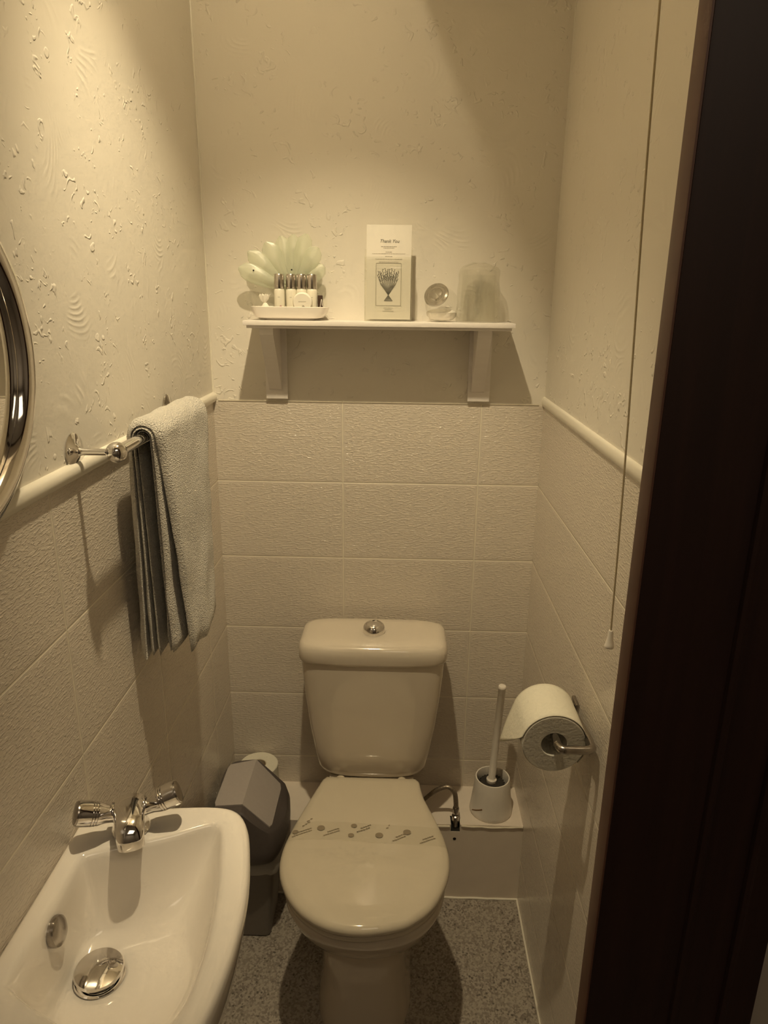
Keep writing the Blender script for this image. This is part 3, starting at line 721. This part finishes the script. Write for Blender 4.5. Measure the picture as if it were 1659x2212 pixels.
# ---- leaflet + acrylic stand
LF = thing('printed_leaflet', 'tall white thank you leaflet with a grey plant sketch on the shelf', 'leaflet', (.416, -.066, SZ + .003), (math.radians(-3), 0, 0))
lx0, lx1, lz1 = -.0480, .0485, .196
bm = bm_new(); box(bm, lx0, lx1, -.0008, .0008, .001, lz1, .0002); lpart('card', bm, M['card'], LF)
def text(s, x, z, size, m, parent, y=-.0013, shear=0):
    cu = bpy.data.curves.new('lettering', 'FONT'); cu.body = s; cu.size = size; cu.align_x = 'CENTER'; cu.shear = shear; cu.extrude = .0001; cu.resolution_u = 2
    o = bpy.data.objects.new('tmp', cu); col.objects.link(o)
    dg = bpy.context.evaluated_depsgraph_get(); me = bpy.data.meshes.new_from_object(o.evaluated_get(dg)); bpy.data.objects.remove(o)
    me.materials.clear(); me.materials.append(m)
    for v in me.vertices: v.co = Vector((x + v.co.x, y - v.co.z, z + v.co.y))
    n = bpy.data.objects.new('lettering', me); link(n, parent); return n
text('Thank You', .001, .160, .0095, M['ink'], LF, shear=.3)
bm = bm_new()
def stroke(a, b, w=.0005, y=-.0013):
    a, b = Vector((a[0], y, a[1])), Vector((b[0], y, b[1])); d = b - a; s = Vector((-d.z, 0, d.x)).normalized() * w
    bm.faces.new([bm.verts.new(q) for q in (a - s, b - s, b + s, a + s)])
for z, w, th in ((.152, .017, .0006), (.149, .012, .0005), (.141, .007, .0006), (.1375, .036, .0004), (.132, .008, .0006), (.1265, .029, .0005), (.1205, .021, .0005)):
    bm = bm_new(); x = -w
    while x < w: l = random.uniform(.002, .006); stroke((x, z), (min(w, x + l), z), th); x += l + .0008
    lpart('printed_line', bm, M['ink2'], LF, smooth=False)
for z, w in ((.018, .012), (.0215, .008), (.025, .010)):
    bm = bm_new(); stroke((-w, z), (w, z), .0005); lpart('printed_line', bm, M['ink2'], LF, smooth=False)
bm = bm_new()
rt = (.0, .052)
for k in range(26):
    t = k / 25; x1 = -.024 + t * .046; z1 = .100 + .010 * math.sin(k * 2.3) - .012 * abs(t - .5)
    mid = (x1 * .72, .075)
    stroke(rt, mid, .00035); stroke(mid, (x1, z1), .0004)
    for q in range(5):
        f = .45 + q * .12; px_, pz_ = mid[0] + (x1 - mid[0]) * f, mid[1] + (z1 - mid[1]) * f
        stroke((px_, pz_), (px_ + (-.0016 if (k + q) % 2 else .0016), pz_ + .0024), .0005)
for k in range(9): stroke((0, .052), (-.009 + k * .00225, .040), .0006)
stroke((-.009, .040), (.009, .040), .0006)
lpart('plant_sketch', bm, M['ink'], LF, smooth=False)
bm = bm_new()
for a, b in (((-.027, .030), (.027, .030)), ((.027, .030), (.027, .118)), ((.027, .118), (-.027, .118)), ((-.027, .118), (-.027, .030))): stroke(a, b, .0006)
lpart('sketch_border', bm, M['ink2'], LF, smooth=False)
AH = thing('leaflet_stand', 'clear acrylic stand holding the printed leaflet upright on shelf', 'stand', (.416, -.066, SZ), (math.radians(-3), 0, 0))
bm = bm_new(); box(bm, -.0520, .0515, -.0062, -.0048, 0.0007, .134, .0006); box(bm, -.0520, -.0505, -.0048, .0045, .0007, .134, .0004); box(bm, .0500, .0515, -.0048, .0045, .0007, .134, .0004); box(bm, -.0520, .0515, .0030, .0045, .0007, .150, .0006); box(bm, -.052, .0515, -.006, .03, .0, .0022, .0006)
lpart('acrylic_pocket', bm, M['acryl'], AH)
bm = bm_new()
P = [(-.028, .028), (.028, .028), (.028, .115), (-.028, .115)]
for i in range(4):
    a, b = P[i], P[(i + 1) % 4]; tube(bm, [(a[0], -.0068, a[1]), (b[0], -.0068, b[1])], .0008, 6)
lpart('raised_panel', bm, M['acryl'], AH)
# ---- glass jar with tilted lid
JR = thing('glass_jar', 'small round glass jar of cotton with its lid facing forward', 'jar', (.534, -.052, SZ))
jc = Vector((0, 0, .037)); ad = Vector((-.36, -.80, .50)).normalized()
bm = bm_new(); rings = []
n = 40; u, w_, dd = frame_from(ad)
pr = [(math.sin(a) * .037, -math.cos(a) * .037) for a in [PI * k / 18 for k in range(1, 14)]] + [(.0235, .032), (.0235, .036)]
R_ = lathe(bm, pr, jc, ad, 40, True, False)
for v in bm.verts: v.co.z = max(v.co.z, .0006)
o = lpart('jar_body', bm, M['glass'], JR)
bm = bm_new(); lathe(bm, [(.0, .0365), (.026, .0365), (.0275, .039), (.0265, .0425), (.022, .0435), (.0195, .041), (.016, .041), (.013, .0455), (.006, .047), (0, .0473)], jc, ad, 44, False, False)
lpart('jar_lid', bm, clear('lid_glass', (.66, .64, .60), .12, .04, 1.6), JR)
bm = bm_new()
rings = []
for k, (z, a) in enumerate(((.003, .018), (.005, .025), (.012, .031), (.020, .0325), (.025, .026), (.027, .012))):
    rings.append([Vector((a * math.cos(i / 30 * 2 * PI) * (1 + .05 * math.sin(i * 2 + k)), a * .95 * math.sin(i / 30 * 2 * PI) * (1 + .05 * math.sin(i * 2 + k)), z)) for i in range(30)])
loft(bm, rings); lpart('cotton_wool', bm, M['cotton'], JR)
# ---- wrapped tumbler
TU = thing('wrapped_tumbler', 'clear drinking tumbler upside down in crinkled wrap, right end of shelf', 'tumbler', (.613, -.060, SZ))
bm = bm_new(); lathe(bm, [(.0395, .001), (.0405, .001), (.0370, .105), (.0345, .109), (0, .110)], (0, 0, 0), (0, 0, 1), 48, False, False)
lathe(bm, [(.0385, .001), (.0350, .098), (0, .100)], (0, 0, 0), (0, 0, 1), 48, False, False); lpart('glass', bm, M['glass'], TU)
bm = bm_new(); rings = []
for k in range(18):
    t = k / 17; z = .0008 + .122 * t; a = .0475 - .004 * t if t < .85 else .044 * math.sqrt(max(.02, 1 - ((t - .85) / .16) ** 2))
    rings.append([Vector(((a + .003 * noise.noise(Vector((math.cos(i / 48 * 6.283) * 3, math.sin(i / 48 * 6.283) * 3, t * 5)))) * math.cos(i / 48 * 2 * PI), (a + .003 * noise.noise(Vector((math.cos(i / 48 * 6.283) * 3, math.sin(i / 48 * 6.283) * 3, t * 5 + 9)))) * math.sin(i / 48 * 2 * PI), z + .004 * noise.noise(Vector((math.cos(i / 48 * 6.283) * 2, math.sin(i / 48 * 6.283) * 2, t))) * t)) for i in range(48)])
loft(bm, rings, False, True); lpart('plastic_wrap', bm, M['wrap'], TU, ang=25)

# ------------------------------------------------------------------ pull cord
PC = thing('light_pull_cord', 'thin beige light pull cord with a small white bell end', 'pull cord', (.73, -.75, 2.336))
a, b = Vector((.7135, -.75, 2.336)), Vector((.7555, -.75, 1.097))
bm = bm_new(); tube(bm, [a.lerp(b, k / 12) + Vector((.0012 * math.sin(k * .8), 0, 0)) for k in range(13)], .0014, 8); part('cord', bm, M['cord'], PC)
bm = bm_new(); lathe(bm, [(.0, .016), (.003, .016), (.0036, .013), (.0040, .005), (.0062, -.006), (.0072, -.0095), (.0066, -.011), (0, -.011)], (.7555, -.75, 1.085), (0, 0, 1), 24, False, False); part('cord_pull', bm, M['plastic'], PC)
bm = bm_new(); lathe(bm, [(.035, -.001), (.035, -.010), (.020, -.030), (.006, -.034), (0, -.034)], (.7135, -.75, 2.336), (0, 0, 1), 32, False, False); part('ceiling_switch', bm, M['plastic'], PC)

# ------------------------------------------------------------------ light
def lamp(name, typ, loc, energy, color, **k):
    d = bpy.data.lights.new(name, typ); d.energy = energy; d.color = color
    for a_, v_ in k.items(): setattr(d, a_, v_)
    o = bpy.data.objects.new(name, d); o.location = loc; col.objects.link(o); return o
WARM = (1.0, .815, .51)
l = lamp('ceiling_lamp', 'SPOT', (.33, -.75, 2.44), 52, WARM, spot_size=math.radians(72.5), spot_blend=.78, shadow_soft_size=.017)
l.rotation_euler = Vector((-.02, .30, -1)).to_track_quat('-Z', 'Y').to_euler()
l3 = lamp('ceiling_lamp_spill', 'POINT', (.33, -.75, 2.44), 3.8, WARM, shadow_soft_size=.005)
l2 = lamp('hall_fill', 'AREA', (.75, -2.2, 2.42), 3.6, (1, .83, .6), size=.7)  # added soft fill for camera-facing sides, no known lamp there
w = bpy.data.worlds.new('world'); bpy.context.scene.world = w; w.use_nodes = True
w.node_tree.nodes['Background'].inputs[0].default_value = (.05, .035, .02, 1); w.node_tree.nodes['Background'].inputs[1].default_value = .2

# ------------------------------------------------------------------ camera
f_, p_, yw, rl = CAMV = (1520.746, .29747, -.02372, .01141)
CL = Vector((.4502, -1.6727, 1.5549))
F = Vector((math.sin(yw) * math.cos(p_), math.cos(yw) * math.cos(p_), -math.sin(p_)))
rt = Vector((math.cos(yw), -math.sin(yw), 0)); up = rt.cross(F)
R = math.cos(rl) * rt + math.sin(rl) * up; U = -math.sin(rl) * rt + math.cos(rl) * up
cam = bpy.data.cameras.new('camera'); co = bpy.data.objects.new('camera', cam); col.objects.link(co)
mw = Matrix(((R.x, U.x, -F.x, CL.x), (R.y, U.y, -F.y, CL.y), (R.z, U.z, -F.z, CL.z), (0, 0, 0, 1)))
co.matrix_world = mw
cam.sensor_fit = 'HORIZONTAL'; cam.sensor_width = 36; cam.lens = 36 * f_ / 1659; cam.clip_start = .02
sc_ = bpy.context.scene; sc_.camera = co
sc_.view_settings.view_transform = 'Standard'; sc_.view_settings.look = 'None'; sc_.view_settings.exposure = 0
sc_.cycles.use_denoising = True; sc_.cycles.max_bounces = 7; sc_.cycles.diffuse_bounces = 4; sc_.cycles.glossy_bounces = 4; sc_.cycles.transparent_max_bounces = 16; sc_.cycles.use_adaptive_sampling = True; sc_.cycles.adaptive_threshold = .05; sc_.cycles.adaptive_min_samples = 12
sc_.cycles.caustics_reflective = False
